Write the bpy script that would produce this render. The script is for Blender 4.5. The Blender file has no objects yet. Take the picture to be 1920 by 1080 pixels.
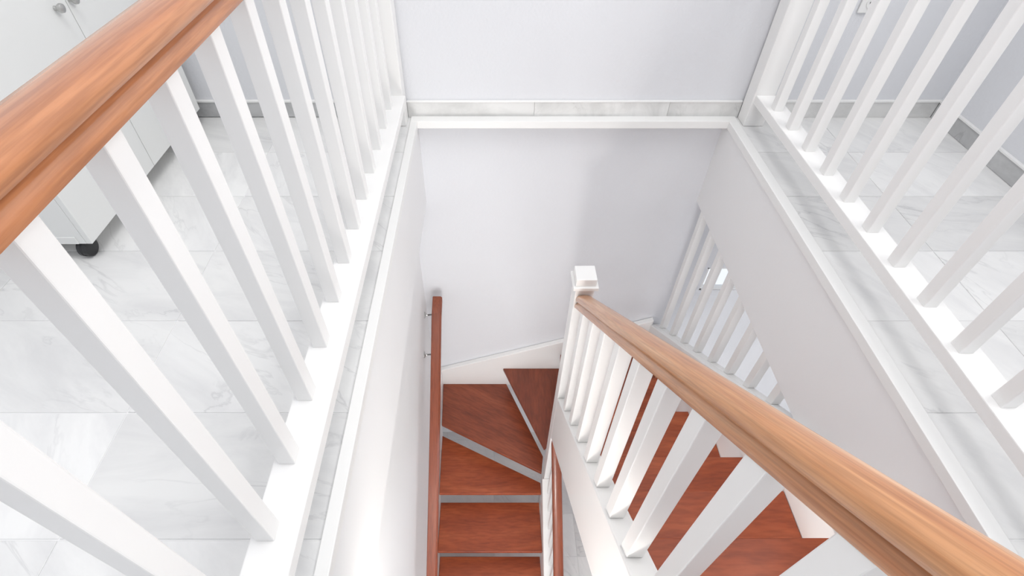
import bpy, bmesh, math, random
from mathutils import Vector
random.seed(7)
S = bpy.context.scene
C = S.collection

# ------------------------------------------------------------------ camera
FPX = 984.0                       # focal length in pixels of the 1920x1080 frame
cam_d = bpy.data.cameras.new('camera')
cam_d.sensor_width = 36.0
cam_d.lens = FPX / 1920 * 36.0
cam_d.shift_x = 38.5 / 1920       # the photograph is cropped slightly off its axis
cam_d.clip_start = 0.02
cam = bpy.data.objects.new('camera', cam_d)
cam.location = (0, 0, 1.2)
cam.rotation_euler = (math.radians(90 - 46.19), 0, 0)
C.objects.link(cam)
S.camera = cam

# ------------------------------------------------------------------ world, lights, exposure
w = bpy.data.worlds.new('world'); S.world = w; w.use_nodes = True
w.node_tree.nodes['Background'].inputs[0].default_value = (0.90, 0.95, 1.0, 1)
w.node_tree.nodes['Background'].inputs[1].default_value = 1.3

def area(name, loc, rot, sx, sy, power, col=(1, 1, 1)):
    l = bpy.data.lights.new(name, 'AREA'); l.shape = 'RECTANGLE'; l.size = sx; l.size_y = sy
    l.energy = power; l.color = col
    o = bpy.data.objects.new(name, l); o.location = loc; o.rotation_euler = rot
    C.objects.link(o); return o
R_ = math.radians
# daylight entering through the openings that are built below
area('skylight_daylight', (0.15, 0.45, 4.58), (0, 0, 0), 1.9, 1.7, 78, (1, 0.985, 0.96))
area('right_window_daylight', (2.06, 0.60, 2.45), (0, R_(90), 0), 1.9, 1.7, 62, (1, 0.985, 0.965))
area('balcony_door_daylight', (0.7, -2.55, 1.15), (R_(90), 0, 0), 0.9, 2.1, 1, (0.93, 0.96, 1))
area('lower_window_daylight', (5.02, 0.8, -1.55), (0, R_(90), 0), 1.5, 1.8, 17, (0.86, 0.86, 1))
area('lower_door_daylight', (0.35, -2.45, -1.85), (R_(90), 0, 0), 1.4, 2.0, 55, (1, 0.98, 0.96))

S.view_settings.view_transform = 'Standard'
S.view_settings.look = 'None'
S.view_settings.gamma = 1.0
S.view_settings.use_curve_mapping = False
S.view_settings.exposure = -0.25

# ------------------------------------------------------------------ materials
def new_mat(name):
    m = bpy.data.materials.new(name); m.use_nodes = True
    n = m.node_tree.nodes; l = m.node_tree.links
    return m, n, l, n['Principled BSDF']

def paint(name, col, rough=0.5, bump=0.0, scale=120, var=0.0, coat=0.0):
    m, n, l, b = new_mat(name)
    b.inputs['Base Color'].default_value = (*col, 1); b.inputs['Roughness'].default_value = rough
    b.inputs['Coat Weight'].default_value = coat
    g = n.new('ShaderNodeNewGeometry')
    if bump:
        t = n.new('ShaderNodeTexNoise'); t.inputs['Scale'].default_value = scale; t.inputs['Detail'].default_value = 4
        l.new(g.outputs['Position'], t.inputs['Vector'])
        bp = n.new('ShaderNodeBump'); bp.inputs['Strength'].default_value = bump; bp.inputs['Distance'].default_value = 0.004
        l.new(t.outputs['Fac'], bp.inputs['Height']); l.new(bp.outputs['Normal'], b.inputs['Normal'])
    if var:
        t2 = n.new('ShaderNodeTexNoise'); t2.inputs['Scale'].default_value = 2.5; t2.inputs['Detail'].default_value = 3
        l.new(g.outputs['Position'], t2.inputs['Vector'])
        r = n.new('ShaderNodeValToRGB')
        r.color_ramp.elements[0].color = (*[c * (1 - var) for c in col], 1); r.color_ramp.elements[1].color = (*col, 1)
        r.color_ramp.elements[0].position = .35; r.color_ramp.elements[1].position = .65
        l.new(t2.outputs['Fac'], r.inputs['Fac']); l.new(r.outputs['Color'], b.inputs['Base Color'])
    return m

def marble(name, light, cloud, vein, rough=0.32, vein_amt=0.5, stretch=(0.8, 2.4, 1.6)):
    m, n, l, b = new_mat(name)
    b.inputs['Roughness'].default_value = rough
    g = n.new('ShaderNodeNewGeometry'); oi = n.new('ShaderNodeObjectInfo')
    rr = n.new('ShaderNodeVectorMath'); rr.operation = 'SCALE'; rr.inputs[0].default_value = (37, 53, 71)
    l.new(oi.outputs['Random'], rr.inputs['Scale'])
    ad = n.new('ShaderNodeVectorMath'); ad.operation = 'ADD'
    l.new(g.outputs['Position'], ad.inputs[0]); l.new(rr.outputs[0], ad.inputs[1])
    # turn the veins a little differently on every piece
    ro = n.new('ShaderNodeVectorRotate'); ro.rotation_type = 'Z_AXIS'
    am = n.new('ShaderNodeMath'); am.operation = 'MULTIPLY_ADD'; am.inputs[1].default_value = 1.3; am.inputs[2].default_value = 0.1
    l.new(oi.outputs['Random'], am.inputs[0]); l.new(am.outputs[0], ro.inputs['Angle']); l.new(ad.outputs[0], ro.inputs['Vector'])
    mp = n.new('ShaderNodeMapping'); mp.inputs['Scale'].default_value = stretch
    l.new(ro.outputs[0], mp.inputs['Vector'])
    n1 = n.new('ShaderNodeTexNoise'); n1.inputs['Scale'].default_value = 3.2; n1.inputs['Detail'].default_value = 7; n1.inputs['Roughness'].default_value = 0.62; n1.inputs['Distortion'].default_value = 0.6
    l.new(mp.outputs[0], n1.inputs['Vector'])
    r1 = n.new('ShaderNodeValToRGB')
    r1.color_ramp.elements[0].position = 0.33; r1.color_ramp.elements[0].color = (*cloud, 1)
    r1.color_ramp.elements[1].position = 0.60; r1.color_ramp.elements[1].color = (*light, 1)
    l.new(n1.outputs['Fac'], r1.inputs['Fac'])
    n2 = n.new('ShaderNodeTexNoise'); n2.inputs['Scale'].default_value = 3.0; n2.inputs['Detail'].default_value = 7; n2.inputs['Roughness'].default_value = 0.55; n2.inputs['Distortion'].default_value = 0.7
    l.new(mp.outputs[0], n2.inputs['Vector'])
    s = n.new('ShaderNodeMath'); s.operation = 'SUBTRACT'; s.inputs[1].default_value = 0.47
    a = n.new('ShaderNodeMath'); a.operation = 'ABSOLUTE'
    l.new(n2.outputs['Fac'], s.inputs[0]); l.new(s.outputs[0], a.inputs[0])
    r2 = n.new('ShaderNodeValToRGB')
    r2.color_ramp.elements[0].position = 0.0; r2.color_ramp.elements[0].color = (vein_amt,) * 3 + (1,)
    r2.color_ramp.elements[1].position = 0.018; r2.color_ramp.elements[1].color = (0, 0, 0, 1)
    l.new(a.outputs[0], r2.inputs['Fac'])
    n3 = n.new('ShaderNodeTexNoise'); n3.inputs['Scale'].default_value = 2.0
    l.new(ad.outputs[0], n3.inputs['Vector'])
    r3 = n.new('ShaderNodeValToRGB'); r3.color_ramp.elements[0].position = .45; r3.color_ramp.elements[1].position = .65
    l.new(n3.outputs['Fac'], r3.inputs['Fac'])
    mu = n.new('ShaderNodeMath'); mu.operation = 'MULTIPLY'
    l.new(r2.outputs['Color'], mu.inputs[0]); l.new(r3.outputs['Color'], mu.inputs[1])
    mx = n.new('ShaderNodeMix'); mx.data_type = 'RGBA'
    mx.inputs['B'].default_value = (*vein, 1)
    l.new(mu.outputs[0], mx.inputs['Factor']); l.new(r1.outputs['Color'], mx.inputs['A'])
    # whole pieces differ a little in tone
    hv = n.new('ShaderNodeHueSaturation'); vv = n.new('ShaderNodeMath'); vv.operation = 'MULTIPLY_ADD'; vv.inputs[1].default_value = 0.16; vv.inputs[2].default_value = 0.87
    l.new(oi.outputs['Random'], vv.inputs[0]); l.new(vv.outputs[0], hv.inputs['Value']); l.new(mx.outputs['Result'], hv.inputs['Color'])
    l.new(hv.outputs['Color'], b.inputs['Base Color'])
    return m

def wood(name, dark, mid, light, grain, rough=0.3, coat=0.4, scale=1.0, tilt=0.0, turn=0.0):
    """grain: per-axis scale of the figure (small along the grain)"""
    m, n, l, b = new_mat(name)
    b.inputs['Roughness'].default_value = rough; b.inputs['Coat Weight'].default_value = coat; b.inputs['Coat Roughness'].default_value = 0.16
    g = n.new('ShaderNodeNewGeometry'); oi = n.new('ShaderNodeObjectInfo')
    rr = n.new('ShaderNodeVectorMath'); rr.operation = 'SCALE'; rr.inputs[0].default_value = (11, 17, 23)
    l.new(oi.outputs['Random'], rr.inputs['Scale'])
    ad = n.new('ShaderNodeVectorMath'); ad.operation = 'ADD'
    l.new(g.outputs['Position'], ad.inputs[0]); l.new(rr.outputs[0], ad.inputs[1])
    vr = n.new('ShaderNodeVectorRotate'); vr.rotation_type = 'X_AXIS'; vr.inputs['Angle'].default_value = tilt
    vz = n.new('ShaderNodeVectorRotate'); vz.rotation_type = 'Z_AXIS'; vz.inputs['Angle'].default_value = turn
    l.new(ad.outputs[0], vz.inputs['Vector']); l.new(vz.outputs[0], vr.inputs['Vector'])
    mp = n.new('ShaderNodeMapping'); mp.inputs['Scale'].default_value = [c * scale for c in grain]
    l.new(vr.outputs[0], mp.inputs['Vector'])
    a = n.new('ShaderNodeTexNoise'); a.inputs['Scale'].default_value = 1.0; a.inputs['Detail'].default_value = 6; a.inputs['Roughness'].default_value = .6; a.inputs['Distortion'].default_value = .5
    l.new(mp.outputs[0], a.inputs['Vector'])
    r = n.new('ShaderNodeValToRGB')
    r.color_ramp.elements[0].position = .3; r.color_ramp.elements[0].color = (*dark, 1)
    r.color_ramp.elements[1].position = .72; r.color_ramp.elements[1].color = (*light, 1)
    e = r.color_ramp.elements.new(.5); e.color = (*mid, 1)
    l.new(a.outputs['Fac'], r.inputs['Fac'])
    mp2 = n.new('ShaderNodeMapping'); mp2.inputs['Scale'].default_value = [c * scale * 9 for c in grain]
    l.new(vr.outputs[0], mp2.inputs['Vector'])
    f = n.new('ShaderNodeTexNoise'); f.inputs['Scale'].default_value = 1.0; f.inputs['Detail'].default_value = 3
    l.new(mp2.outputs[0], f.inputs['Vector'])
    rf = n.new('ShaderNodeValToRGB'); rf.color_ramp.elements[0].position = .35; rf.color_ramp.elements[0].color = (.72, .68, .64, 1); rf.color_ramp.elements[1].position = .6; rf.color_ramp.elements[1].color = (1, 1, 1, 1)
    l.new(f.outputs['Fac'], rf.inputs['Fac'])
    mx = n.new('ShaderNodeMix'); mx.data_type = 'RGBA'; mx.blend_type = 'MULTIPLY'; mx.inputs['Factor'].default_value = .8
    l.new(r.outputs['Color'], mx.inputs['A']); l.new(rf.outputs['Color'], mx.inputs['B'])
    l.new(mx.outputs['Result'], b.inputs['Base Color'])
    return m

M_WALL = paint('white_plaster', (0.76, 0.77, 0.80), 0.75, 0.35, 90)
M_WALL_S = paint('smooth_white_plaster', (0.88, 0.88, 0.885), 0.75, 0.08, 60)
M_WHITE = paint('white_gloss_paint', (0.89, 0.885, 0.875), 0.32, 0.0)
M_TRIM = paint('white_trim_paint', (0.88, 0.88, 0.87), 0.4)
M_CAB = paint('white_laminate', (0.80, 0.81, 0.80), 0.35)
M_GROUT = paint('pale_grout', (0.80, 0.80, 0.79), 0.8)
M_MARBLE = marble('white_marble', (0.88, 0.88, 0.87), (0.77, 0.77, 0.77), (0.48, 0.48, 0.49))
M_MARBLE_G = marble('grey_marble_skirting', (0.60, 0.605, 0.61), (0.43, 0.435, 0.44), (0.30, 0.30, 0.31), rough=0.4)
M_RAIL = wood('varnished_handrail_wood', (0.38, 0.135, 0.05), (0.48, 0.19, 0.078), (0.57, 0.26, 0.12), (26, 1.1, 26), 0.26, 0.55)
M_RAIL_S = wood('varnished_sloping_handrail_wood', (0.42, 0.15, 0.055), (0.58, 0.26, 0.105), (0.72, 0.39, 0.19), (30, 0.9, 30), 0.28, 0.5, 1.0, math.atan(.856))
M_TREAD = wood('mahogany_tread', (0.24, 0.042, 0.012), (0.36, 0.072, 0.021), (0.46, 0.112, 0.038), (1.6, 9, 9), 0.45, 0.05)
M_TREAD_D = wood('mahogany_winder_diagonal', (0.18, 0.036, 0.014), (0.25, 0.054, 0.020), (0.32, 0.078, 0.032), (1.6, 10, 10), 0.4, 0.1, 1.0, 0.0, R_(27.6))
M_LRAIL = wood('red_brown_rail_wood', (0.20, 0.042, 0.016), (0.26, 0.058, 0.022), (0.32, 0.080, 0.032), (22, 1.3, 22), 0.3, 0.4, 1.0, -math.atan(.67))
m_, n_, l_, b_ = new_mat('brushed_metal'); M_METAL = m_
b_.inputs['Base Color'].default_value = (0.55, 0.55, 0.54, 1); b_.inputs['Metallic'].default_value = 1; b_.inputs['Roughness'].default_value = .32
M_BLACK = paint('black_rubber', (0.018, 0.018, 0.020), 0.45)
M_HOLE = paint('dark_socket_hole', (0.03, 0.03, 0.03), 0.6)
M_FRAME = paint('white_window_frame', (0.82, 0.82, 0.82), 0.4)
m_, n_, l_, b_ = new_mat('window_glass'); M_GLASS = m_
tr = n_.new('ShaderNodeBsdfTransparent'); gl = n_.new('ShaderNodeBsdfGlossy'); gl.inputs['Roughness'].default_value = 0.02
mixs = n_.new('ShaderNodeMixShader'); mixs.inputs[0].default_value = 0.06
l_.new(tr.outputs[0], mixs.inputs[1]); l_.new(gl.outputs[0], mixs.inputs[2]); l_.new(mixs.outputs[0], n_['Material Output'].inputs['Surface'])

# ------------------------------------------------------------------ mesh helpers (all geometry is given in world metres)
WLOC = {}
def link(name, mesh, origin, parent):
    o = bpy.data.objects.new(name, mesh); C.objects.link(o)
    o.parent = parent
    pl = WLOC[parent] if parent else Vector((0, 0, 0))
    o.location = Vector(origin) - pl
    WLOC[o] = Vector(origin)
    return o

def bm_obj(name, bm, mat, parent=None, smooth=False):
    zs = [v.co.z for v in bm.verts]; xs = [v.co.x for v in bm.verts]; ys = [v.co.y for v in bm.verts]
    org = Vector(((min(xs) + max(xs)) / 2, (min(ys) + max(ys)) / 2, min(zs)))
    for v in bm.verts: v.co -= org
    bmesh.ops.recalc_face_normals(bm, faces=bm.faces)
    me = bpy.data.meshes.new(name); bm.to_mesh(me); bm.free()
    me.materials.append(mat)
    if smooth:
        for p in me.polygons: p.use_smooth = True
    return link(name, me, org, parent)

def add_box(bm, x0, x1, y0, y1, z0, z1):
    vs = [bm.verts.new(p) for p in [(x0, y0, z0), (x1, y0, z0), (x1, y1, z0), (x0, y1, z0), (x0, y0, z1), (x1, y0, z1), (x1, y1, z1), (x0, y1, z1)]]
    for f in [(3, 2, 1, 0), (4, 5, 6, 7), (0, 1, 5, 4), (1, 2, 6, 5), (2, 3, 7, 6), (3, 0, 4, 7)]:
        bm.faces.new([vs[i] for i in f])
    return vs

def bev(bm, w_, seg=2):
    if w_: bmesh.ops.bevel(bm, geom=list(bm.edges), offset=w_, segments=seg, affect='EDGES', profile=0.5)

def box(name, b, mat, parent=None, bevel=0.0):
    bm = bmesh.new(); add_box(bm, *b); bev(bm, bevel); return bm_obj(name, bm, mat, parent)

def prism(name, poly, axis, a, b, mat, parent=None, bevel=0.0):
    """poly: 2-D outline; axis 'x': poly is (y,z) and runs from x=a to b; 'y': (x,z); 'z': (x,y)"""
    bm = bmesh.new()
    def P(p, t): return {'x': (t, p[0], p[1]), 'y': (p[0], t, p[1]), 'z': (p[0], p[1], t)}[axis]
    A = [bm.verts.new(P(p, a)) for p in poly]; B = [bm.verts.new(P(p, b)) for p in poly]
    bm.faces.new(A); bm.faces.new(B[::-1]); k = len(poly)
    for i in range(k): bm.faces.new([A[i], A[(i + 1) % k], B[(i + 1) % k], B[i]])
    bmesh.ops.recalc_face_normals(bm, faces=bm.faces)
    bev(bm, bevel); return bm_obj(name, bm, mat, parent)

def sweep(name, profile, path, mat, parent=None, smooth_angle=40):
    """profile (dx,dz) swept along path points (x,y,z), kept upright"""
    bm = bmesh.new(); rings = []
    for p in path: rings.append([bm.verts.new((p[0] + d[0], p[1], p[2] + d[1])) for d in profile])
    k = len(profile)
    for a, b in zip(rings, rings[1:]):
        for i in range(k): bm.faces.new([a[i], a[(i + 1) % k], b[(i + 1) % k], b[i]])
    bm.faces.new(rings[0][::-1]); bm.faces.new(rings[-1])
    o = bm_obj(name, bm, mat, parent)
    me = o.data
    for p in me.polygons: p.use_smooth = True
    mo = o.modifiers.new('edges', 'EDGE_SPLIT'); mo.split_angle = R_(smooth_angle)
    return o

def lathe(name, center, axis, prof, mat, parent=None, seg=20):
    """prof: list of (t along axis, radius)"""
    bm = bmesh.new(); ax = Vector(axis).normalized()
    u = ax.orthogonal().normalized(); v = ax.cross(u); c = Vector(center); rings = []
    for t, r in prof:
        rings.append([bm.verts.new(c + ax * t + u * (r * math.cos(6.28318 * i / seg)) + v * (r * math.sin(6.28318 * i / seg))) for i in range(seg)])
    for a, b in zip(rings, rings[1:]):
        for i in range(seg): bm.faces.new([a[i], a[(i + 1) % seg], b[(i + 1) % seg], b[i]])
    bm.faces.new(rings[0][::-1]); bm.faces.new(rings[-1])
    o = bm_obj(name, bm, mat, parent, smooth=True)
    mo = o.modifiers.new('edges', 'EDGE_SPLIT'); mo.split_angle = R_(40)
    return o

def thing(name, label, cat, loc, group=None):
    o = bpy.data.objects.new(name, None); C.objects.link(o); o.empty_display_size = .05
    o.location = loc; WLOC[o] = Vector(loc); tag(o, label, cat, group); return o

def tag(o, label, cat=None, group=None):
    o['label'] = label
    if cat: o['category'] = cat
    if group: o['group'] = group
    return o

def struct(o, label=None):
    o['kind'] = 'structure'
    if label: o['label'] = label
    return o

# ------------------------------------------------------------------ the setting
ZL = -2.95                         # lower floor
XL, XR, YW = -0.338, 1.079, 2.25   # stairwell sides and far wall
XLL, XRR = -1.90, 2.03             # upper room sides
YN = -2.6                          # near side, behind the camera
XLW = -0.42                        # wall on the left of the lower flight
XRL = 5.00                         # lower room, right side
ZC = 4.60                          # ceiling

def boxes(name, bs, mat, parent=None):
    bm = bmesh.new()
    for b in bs: add_box(bm, *b)
    return bm_obj(name, bm, mat, parent)

# upper floor slab round the opening of the stairs
bm = bmesh.new()
add_box(bm, XLL, XL - .006, 0.02, YW, -.485, -.0022)
add_box(bm, XR + .006, XRL, 0.02, YW, -.485, -.0022)
add_box(bm, XLL, XRL, YN, 0.02, -.43, -.0022)
floor = struct(bm_obj('floor', bm, M_WALL_S), 'white floor slab paved with grey veined marble around the stairwell')
lower = struct(box('floor', (-1.9, XRL, YN, YW, ZL - .2, ZL - .0022), M_GROUT), 'pale marble floor of the storey below')

# marble tiles, 61 x 31 cm, each one laid as its own piece
def tile_field(parent, x_joint, y_joint, tx, ty, top, regions, mat):
    cache = {}
    g = .0016
    for (rx0, rx1, ry0, ry1) in regions:
        i0 = math.floor((rx0 - x_joint) / tx); i1 = math.ceil((rx1 - x_joint) / tx)
        j0 = math.floor((ry0 - y_joint) / ty); j1 = math.ceil((ry1 - y_joint) / ty)
        for i in range(i0, i1):
            for j in range(j0, j1):
                a = max(rx0, x_joint + i * tx + g); b = min(rx1, x_joint + (i + 1) * tx - g)
                c = max(ry0, y_joint + j * ty + g); d = min(ry1, y_joint + (j + 1) * ty - g)
                if b - a < .01 or d - c < .01: continue
                key = (round(b - a, 4), round(d - c, 4))
                if key not in cache:
                    bm = bmesh.new(); W, D = key
                    add_box(bm, -W / 2, W / 2, -D / 2, D / 2, -.0022, 0)
                    es = [e for e in bm.edges if all(v.co.z > -.001 for v in e.verts)]
                    bmesh.ops.bevel(bm, geom=es, offset=.0010, segments=1, affect='EDGES')
                    me = bpy.data.meshes.new('tile'); bm.to_mesh(me); bm.free(); me.materials.append(mat); cache[key] = me
                link('tile', cache[key], ((a + b) / 2, (c + d) / 2, top + random.uniform(0, .0005)), parent)
XT = .030                          # width of the white trim
tile_field(floor, -.94, .394, .61, .3102, 0.0,
           [(XLL, XL - XT, .03, YW), (XR + .04, XRR, .03, YW), (XLL, XRR, -.85, .015)], M_MARBLE)
tile_field(lower, .02, 1.246, .61, .3102, ZL, [(XLW, 2.4, -.93, YW)], M_MARBLE)

# walls
wx0, wx1, wz0, wz1 = 1.29, 1.95, -1.165, -.972           # small low window in the far wall of the storey below
far = struct(boxes('wall_far', [(XLL - .15, wx0, YW, YW + .05, ZL - .2, ZC), (wx1, XRL, YW, YW + .05, ZL - .2, ZC),
                         (wx0, wx1, YW, YW + .05, ZL - .2, wz0), (wx0, wx1, YW, YW + .05, wz1, ZC)], M_WALL), 'white plastered far wall rising through both storeys')
struct(box('wall_left', (XLL - .15, XLL, YN, YW, -.43, ZC), M_WALL), 'white wall on the left of the upper landing')
# right wall of the upper landing with a window opening
RW = (-.28, 1.48, 1.47, 3.43)
struct(boxes('wall_right', [(XRR, XRR + .15, YN, RW[0], -.012, ZC), (XRR, XRR + .15, RW[1], YW, -.012, ZC),
                            (XRR, XRR + .15, RW[0], RW[1], -.012, RW[2]), (XRR, XRR + .15, RW[0], RW[1], RW[3], ZC)], M_WALL), 'white plastered wall on the right of the upper landing')
struct(boxes('wall_near', [(XLL - .15, .2, YN - .15, YN, -.43, ZC), (1.2, XRR + .15, YN - .15, YN, -.43, ZC), (.2, 1.2, YN - .15, YN, 2.25, ZC), (.2, 1.2, YN - .15, YN, -.43, 0.05)], M_WALL), 'white wall with the balcony door behind the viewer')
struct(boxes('ceiling', [(XLL - .15, XRR + .15, YN - .15, -.42, ZC, ZC + .15), (XLL - .15, XRR + .15, 1.32, YW + .05, ZC, ZC + .15),
                         (XLL - .15, -.82, -.42, 1.32, ZC, ZC + .15), (1.12, XRR + .15, -.42, 1.32, ZC, ZC + .15)], M_WALL), 'white ceiling with a skylight opening')
struct(box('wall_left', (-1.9, XLW, YN, YW, ZL - .2, -.486), M_WALL_S), 'smooth white wall beside the lower flight of stairs')
LW = (-.35, 1.55, -2.35, -.75)
struct(boxes('wall_right', [(XRL, XRL + .15, YN, LW[0], ZL - .2, -.485), (XRL, XRL + .15, LW[1], YW + .05, ZL - .2, -.485),
                            (XRL, XRL + .15, LW[0], LW[1], ZL - .2, LW[2]), (XRL, XRL + .15, LW[0], LW[1], LW[3], -.485)], M_WALL_S), 'white wall of the room below')
struct(boxes('wall_near', [(1.10, XRL + .15, YN - .15, YN, ZL - .2, -.43), (-.42, 1.10, YN - .15, YN, -.83, -.43)], M_WALL_S), 'white wall with the door of the room below')
# low window of the storey below
win = struct(boxes('window_1', [(wx0, wx1, YW + .004, YW + .03, wz0, wz0 + .012), (wx0, wx1, YW + .004, YW + .03, wz1 - .012, wz1),
                                (wx0, wx0 + .012, YW + .004, YW + .03, wz0, wz1), (wx1 - .012, wx1, YW + .004, YW + .03, wz0, wz1)], M_FRAME), 'small bright window low behind the lower balusters')
box('pane', (wx0 + .012, wx1 - .012, YW + .014, YW + .018, wz0 + .012, wz1 - .012), M_GLASS, win)

# marble skirting boards, piece by piece, with the painted bead on top
M_SK = marble('far_skirting_marble', (0.82, 0.82, 0.81), (0.64, 0.64, 0.63), (0.42, 0.42, 0.41), rough=0.4)
def run(a, b, step, first):
    out = []; t = first
    while t > a: t -= step
    while t < b:
        p, q = max(a, t), min(b, t + step)
        if q - p > .02: out.append((p + .0004, q - .0004))
        t += step
    return out
bb = struct(box('baseboard_far', (-.382, 1.131, YW - .014, YW, .074, .080), M_TRIM, None, .001), 'pale marble skirting along the far wall above the stairs')
for p, q in run(-.382, 1.131, .61, .195): box('skirting_tile', (p, q, YW - .012, YW, .001, .074), M_SK, bb, .001)
bb = struct(box('baseboard_far', (XLL, -.472, YW - .016, YW, .074, .082), M_TRIM, None, .001), 'grey marble skirting along the far wall left of the railing')
for p, q in run(XLL, -.472, .61, -.94): box('skirting_tile', (p, q, YW - .012, YW, .004, .074), M_MARBLE_G, bb, .001)
bb = struct(box('baseboard_far', (1.221, XRR, YW - .016, YW, .074, .082), M_TRIM, None, .001), 'marble skirting along the far wall right of the railing')
for p, q in run(1.221, XRR - .012, .61, 1.50): box('skirting_tile', (p, q, YW - .012, YW, .001, .074), M_SK, bb, .001)
bb = struct(box('baseboard_right', (XRR - .016, XRR, YN, YW - .012, .074, .082), M_TRIM, None, .001), 'grey marble skirting along the right wall')
for p, q in run(-.6, YW - .013, .61, 1.64): box('skirting_tile', (XRR - .012, XRR, p, q, .001, .074), M_MARBLE_G, bb, .001)

# white trim round the opening (top face and a short drop face)
def ltrim(name, poly, axis, a, b, label): return struct(prism(name, poly, axis, a, b, M_TRIM, None, .002), label)
zt, zb = .006, -.030
ltrim('trim_1', [(XL - XT, -.011), (XL - XT, zt), (XL + .001, zt), (XL + .001, zb), (XL - .005, zb), (XL - .005, -.011)], 'y', .03, YW - .058, 'white trim along the left edge of the stairwell')
ltrim('trim_2', [(XR + .04, -.011), (XR + .04, zt), (XR - .001, zt), (XR - .001, zb), (XR + .005, zb), (XR + .005, -.011)], 'y', .03, YW - .058, 'white trim along the right edge of the stairwell')
ltrim('trim_3', [(YW, zb), (YW, zt), (YW - .058, zt), (YW - .058, zb)], 'x', XL - XT, XR + .04, 'white trim along the far edge of the stairwell')

# ------------------------------------------------------------------ staircase
st = thing('staircase', 'open-riser mahogany winder staircase with white strings descending through the stairwell', 'staircase', (.39, 1.5, ZL))
TH = .025
def tread(poly, ztop, mat=M_TREAD): return prism('tread', poly, 'z', ztop - TH, ztop, mat, st, .004)
def rect(x0, x1, y0, y1): return [(x0, y0), (x1, y0), (x1, y1), (x0, y1)]
XI, XO = .432, 1.048
G = .2277; Rr = .204; y3 = .7778
for k in range(-0, 6):                                       # straight flight on the right, rising towards the viewer
    z = -.66 - (3 - k) * Rr if k < 5 else -.235
    yn = y3 + (3 - k) * G
    tread(rect(XI, XO, yn - G - .03, yn), z)
px, py = .392, 1.553
def ray(deg, r): return (px + r * math.cos(R_(deg)), py + r * math.sin(R_(deg)))
yb = YW - .036
def at_wall(deg): return (px + (yb - py) / math.tan(R_(deg)), yb)
def at_right(deg): return (XO, py + (XO - px) * math.tan(R_(deg)))
tread([(XI, 1.43), (XO, 1.43), at_right(22), ray(22, .055)], -1.442, M_TREAD)
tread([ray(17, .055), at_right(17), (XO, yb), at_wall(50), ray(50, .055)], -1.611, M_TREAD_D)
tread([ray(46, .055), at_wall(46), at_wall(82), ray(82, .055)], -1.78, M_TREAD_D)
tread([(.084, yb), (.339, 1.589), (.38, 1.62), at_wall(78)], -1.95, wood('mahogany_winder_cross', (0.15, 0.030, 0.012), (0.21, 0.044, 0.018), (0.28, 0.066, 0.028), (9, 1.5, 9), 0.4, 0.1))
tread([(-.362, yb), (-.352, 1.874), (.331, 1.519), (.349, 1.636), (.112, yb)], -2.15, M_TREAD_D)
tread([(-.362, 1.895), (-.356, 1.463), (.338, 1.463), (.338, 1.541)], -2.35)
tread(rect(-.360, .339, 1.154, 1.484), -2.55)
tread(rect(-.360, .339, .852, 1.186), -2.75)

SL = .856                                                    # pitch of the right flight
def zs(y): return -.702 - (y - .9) * SL                      # top of the inner string
def string(poly, axis, a, b, bevel=.004): return prism('stringer', poly, axis, a, b, M_WHITE, st, bevel)
string([(1.512, zs(1.512)), (.06, zs(.06)), (.06, zs(.06) - .43), (1.512, zs(1.512) - .43)], 'x', .352, .431)
def zr(y): return -.482 - (y - .95) * .775                   # top of the right string
string([(YW - .001, zr(YW - .001)), (.96, zr(.96)), (.25, -.02), (.25, -.45), (1.0, -1.05), (YW - .001, zr(YW) - .50)], 'x', 1.049, 1.0845)
string([(YW - .001, zr(YW - .001)), (.97, zr(.97)), (.97, -1.0), (YW - .001, zr(YW) - .50)], 'x', 1.0845, 1.12)
# far string on the wall, under the winders
def zf(x): return -1.975 + (x + .36) * (.545 / 1.39)
string([(-.418, zf(-.42)), (1.06, zf(1.06)), (1.06, zf(1.06) - .42), (-.418, zf(-.42) - .36)], 'y', YW - .036, YW - .001)
# left wall string
string([(YW - .036, -2.00), (1.95, -2.02), (.55, -2.97 + .06), (.55, ZL), (.85, ZL), (1.95, -2.26), (YW - .036, -2.30)], 'x', XLW + .001, -.362)
# inner string of the lower flight
def zi(y): return -2.255 - (1.463 - y) * .665
string([(1.512, zi(1.512)), (.60, zi(.60)), (.60, ZL), (.83, ZL), (1.512, zi(1.512) - .26)], 'x', .34, .405)
st_newel = box('newel_post', (.352, .432, 1.513, 1.593, ZL, -.385), M_WHITE, st, .003)
bm = bmesh.new(); add_box(bm, .339, .445, 1.500, 1.606, -.385, -.366); bev(bm, .003)
bm_obj('cap_plate', bm, M_WHITE, st_newel)
bm = bmesh.new(); add_box(bm, .349, .435, 1.510, 1.596, -.366, -.327); bev(bm, .003)
bm_obj('cap_block', bm, M_WHITE, st_newel)
box('newel_post', (.352, .432, -.05, .03, -.43, .90), M_WHITE, st, .003)

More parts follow.
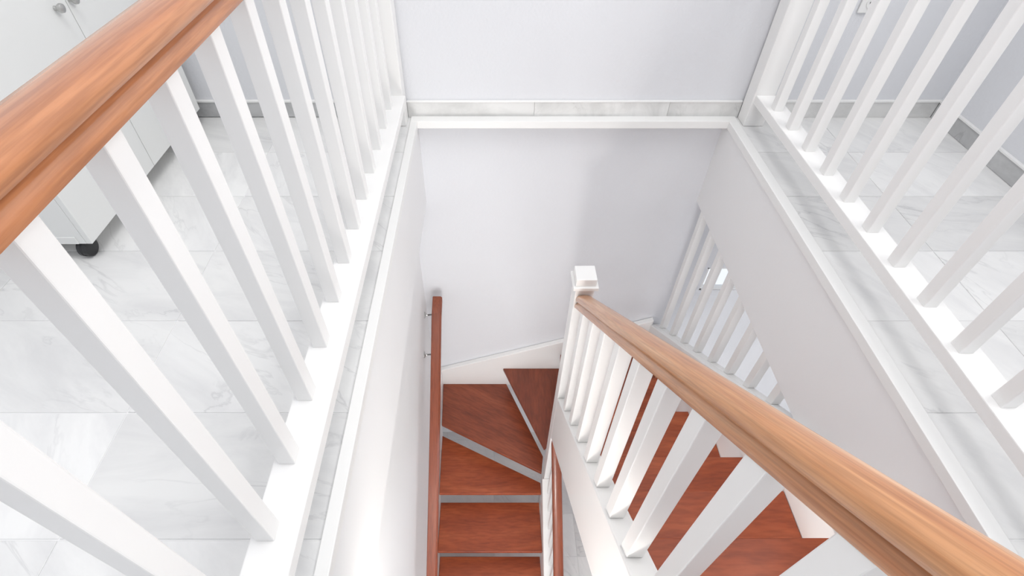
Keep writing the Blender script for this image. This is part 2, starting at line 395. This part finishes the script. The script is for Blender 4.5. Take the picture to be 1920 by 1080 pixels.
# ------------------------------------------------------------------ railings
def rail_profile(w2, h, flip=1):
    half = [(0.985, 0.0), (1.0, .05), (1.0, .17), (.93, .25), (.74, .34), (.66, .39), (.72, .44), (.92, .50), (1.0, .62), (.98, .74), (.88, .86), (.68, .945), (.38, .985), (0, 1.0)]
    r = [(a * w2, b * h) for a, b in half]
    return r + [(-a, b) for a, b in r[-2::-1]]
BS = .036
bal_box = {}
def baluster(x0, y0, z0, z1, parent, slope=0.0, s=BS, low_slope=None):
    """square baluster with ends cut to the pitch; front edge at y0"""
    ls = slope if low_slope is None else low_slope
    key = (round(z1 - z0, 3), slope, ls, s)
    if key not in bal_box:
        bm = bmesh.new()
        vs = add_box(bm, -s / 2, s / 2, -s / 2, s / 2, 0, z1 - z0)
        for v in vs: v.co.z -= v.co.y * (ls if v.co.z < .01 else slope)
        bev(bm, .0022, 2)
        me = bpy.data.meshes.new('baluster'); bm.to_mesh(me); bm.free(); me.materials.append(M_WHITE); bal_box[key] = me
    return link('baluster', bal_box[key], (x0 + s / 2, y0 + s / 2, z0), parent)

def upper_railing(label, xs0, xn0, xb0, xc, ys, ynear):
    t = thing('balustrade', label, 'railing', (xc, 1.0, 0), 'railings on both sides of the stairwell')
    n = box('newel_post', (xn0, xn0 + .09, 2.158, YW - .013, .001, 1.02), M_WHITE, t, .003)
    box('cap_plate', (xn0 - .012, xn0 + .102, 2.146, YW - .013, 1.02, 1.04), M_WHITE, n, .003)
    box('bottom_rail', (xs0, xs0 + .09, ynear, 2.160, .106, .145), M_WHITE, t, .003)
    for y in ys: baluster(xb0, y, .144, .93, t)
    sweep('handrail', rail_profile(.0355, .056), [(xc, ynear, .922), (xc, 2.160, .922)], M_RAIL, t)
    return t
upper_railing('white balustrade with brown varnished handrail on the left side of the stairwell', -.4615, -.472, -.449, -.419, [.344 + .1535 * i for i in range(-6, 12)], -.72)
upper_railing('white balustrade on the right side of the stairwell with its handrail out of sight', 1.140, 1.131, 1.163, 1.185, [1.094 + .1542 * i for i in range(-8, 7)], -.3)

# railing on the inner string of the right flight
t = thing('balustrade', 'sloping white balustrade with orange-brown handrail on the upper flight of stairs', 'railing', (.392, .8, -.8))
def zh(y): return .198 - (y - .7) * SL                       # underside of the handrail
i = 0
y = 1.357
while y > .06:
    baluster(.361, y, zs(y + .0225) + .0006, zh(y + .0225) - .0006, t, SL, .045); y -= .1507
sweep('handrail', rail_profile(.0335, .078), [(.392, 1.512, zh(1.512)), (.392, .031, zh(.031))], M_RAIL_S, t)

# railing of the lower flight, inner side
t = thing('balustrade', 'white balustrade with red-brown handrail beside the lower flight of stairs', 'railing', (.385, 1.1, -2.5))
def zl(y): return -1.735 - (1.508 - y) * .72
SL2 = .69
y = 1.43
while y > .62:
    baluster(.372, y, zi(y + .015) + .0006, zl(y + .015) - .0006, t, -.72, .03, -.665); y -= .092
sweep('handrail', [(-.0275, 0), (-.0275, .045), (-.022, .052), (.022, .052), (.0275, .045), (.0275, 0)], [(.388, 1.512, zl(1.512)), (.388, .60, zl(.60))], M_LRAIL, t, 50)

# balusters on the right string, under the floor slab
t = thing('balustrade', 'row of white balusters beneath the right floor edge beside the stairs', 'railing', (1.1, 1.5, -1.2))
for i in range(0, 8):
    y = 1.086 + .15 * i
    baluster(1.0865, y, zr(y + BS / 2) + .0006, -.4856, t, 0.0, BS, .775)

# wall handrail on the left
t = thing('wall_handrail', 'straight red-brown wooden handrail fixed to the left stair wall', 'handrail', (XLW, 1.5, -1.6))
prof = [(-.029, -.045), (-.029, -.004), (-.025, 0), (.020, 0), (.029, -.010), (.029, -.045)]
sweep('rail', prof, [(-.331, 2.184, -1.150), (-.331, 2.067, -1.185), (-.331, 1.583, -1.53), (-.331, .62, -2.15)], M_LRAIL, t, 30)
for yy, zz in ((2.155, -1.292), (1.965, -1.45)):
    br = lathe('bracket', (XLW, yy, zz), (1, 0, 0), [(0, .021), (.004, .021), (.007, .016), (.012, .007), (.02, .006)], M_METAL, t, 16)
    bm = bmesh.new()
    p0, p1 = Vector((XLW + .018, yy, zz)), Vector((-.335, yy, zz + .085))
    ax = (p1 - p0); u = ax.orthogonal().normalized(); v = ax.normalized().cross(u); rg = []
    mid = Vector((-.338, yy, zz + .01))
    for q in (p0, mid, p1):
        rg.append([bm.verts.new(q + u * (.0055 * math.cos(k * .7854)) + v * (.0055 * math.sin(k * .7854))) for k in range(8)])
    for a_, b__ in zip(rg, rg[1:]):
        for k in range(8): bm.faces.new([a_[k], a_[(k + 1) % 8], b__[(k + 1) % 8], b__[k]])
    bm.faces.new(rg[0][::-1]); bm.faces.new(rg[-1])
    bm_obj('bracket_arm', bm, M_METAL, br, True)

# ------------------------------------------------------------------ cabinet on castors
cx0, cx1, cy0, cy1, cz0, cz1 = -1.86, -1.318, 1.287, 2.195, .066, 1.32
cab = thing('cabinet', 'white two-door cabinet on black castors left of the railing', 'cabinet', ((cx0 + cx1) / 2, (cy0 + cy1) / 2, 0))
box('side_panel', (cx0, cx1, cy0, cy0 + .018, cz0, cz1), M_CAB, cab, .001)
box('side_panel', (cx0, cx1, cy1 - .018, cy1, cz0, cz1), M_CAB, cab, .001)
box('bottom_panel', (cx0, cx1 - .002, cy0 + .018, cy1 - .018, cz0, cz0 + .03), M_CAB, cab, .001)
box('top_panel', (cx0, cx1 - .002, cy0 + .018, cy1 - .018, cz1 - .02, cz1), M_CAB, cab, .001)
box('back_panel', (cx0, cx0 + .006, cy0 + .018, cy1 - .018, cz0 + .03, cz1 - .02), M_CAB, cab)
box('plinth_strip', (cx0 + .05, cx1 - .022, cy0 - .004, cy0, cz0 + .002, cz0 + .03), M_CAB, cab, .001)
ym = 1.741
for a, b, ky in ((cy0, ym - .0015, 1.680), (ym + .0015, cy1, 1.756)):
    d = box('door', (cx1 + .001, cx1 + .019, a, b, cz0, cz1 - .002), M_CAB, cab, .0012)
    lathe('knob', (cx1 + .019, ky, .650), (1, 0, 0), [(0, .007), (.008, .006), (.012, .010), (.018, .0135), (.025, .0125), (.029, .006)], M_METAL, d, 16)
for yy in (cy0 + .025, cy1 - .04):
    for xx in (cx0 + .05, cx1 - .03):
        cs = lathe('castor', (xx - .018, yy, .032), (1, 0, 0), [(0, .024), (.003, .031), (.012, .032), (.014, .030), (.022, .030), (.024, .032), (.033, .031), (.036, .024)], M_BLACK, cab, 24)
        box('castor_fork', (xx - .012, xx + .012, yy - .012, yy + .012, .055, .068), M_BLACK, cs)

# ------------------------------------------------------------------ wall socket beside the right railing
so = thing('wall_socket', 'white wall socket plate low on the far wall behind the right balusters', 'socket', (1.502, YW, .448))
box('plate', (1.459, 1.545, YW - .010, YW - .001, .448, .600), M_TRIM, so, .003)
for zc in (.487, .560):
    r = lathe('socket_ring', (1.502, YW - .010, zc), (0, -1, 0), [(0, .024), (.003, .024), (.003, .021), (.0005, .020)], M_TRIM, so, 24)
    for dx in (-.0095, .0095): lathe('pin_hole', (1.502 + dx, YW - .0108, zc), (0, -1, 0), [(0, .0035), (.0012, .0035)], M_HOLE, r, 10)

# ------------------------------------------------------------------ fill lamp added out of view under the landing to brighten the lower flight
m_, n_, l_, M_FILL_GLOBE = new_mat('fill_opal_glow'); b_ = M_FILL_GLOBE; M_FILL_GLOBE = m_
b_.inputs['Base Color'].default_value = (.9, .9, .88, 1); b_.inputs['Emission Color'].default_value = (1, .955, .90, 1); b_.inputs['Emission Strength'].default_value = 100
lp = thing('fill_lamp', 'added fill lamp, an unseen opal globe on the ceiling below the landing', 'lamp', (-.02, -.22, -.62))
lathe('fill_lamp_base', (-.02, -.22, -.432), (0, 0, -1), [(0, .07), (.012, .07), (.03, .045), (.05, .04)], M_WHITE, lp, 24)
lathe('globe', (-.02, -.22, -.665), (0, 0, 1), [(.001, .004)] + [(.09 - .09 * math.cos(math.pi * k / 14), .09 * math.sin(math.pi * k / 14)) for k in range(1, 14)] + [(.1799, .03)], M_FILL_GLOBE, lp, 28)
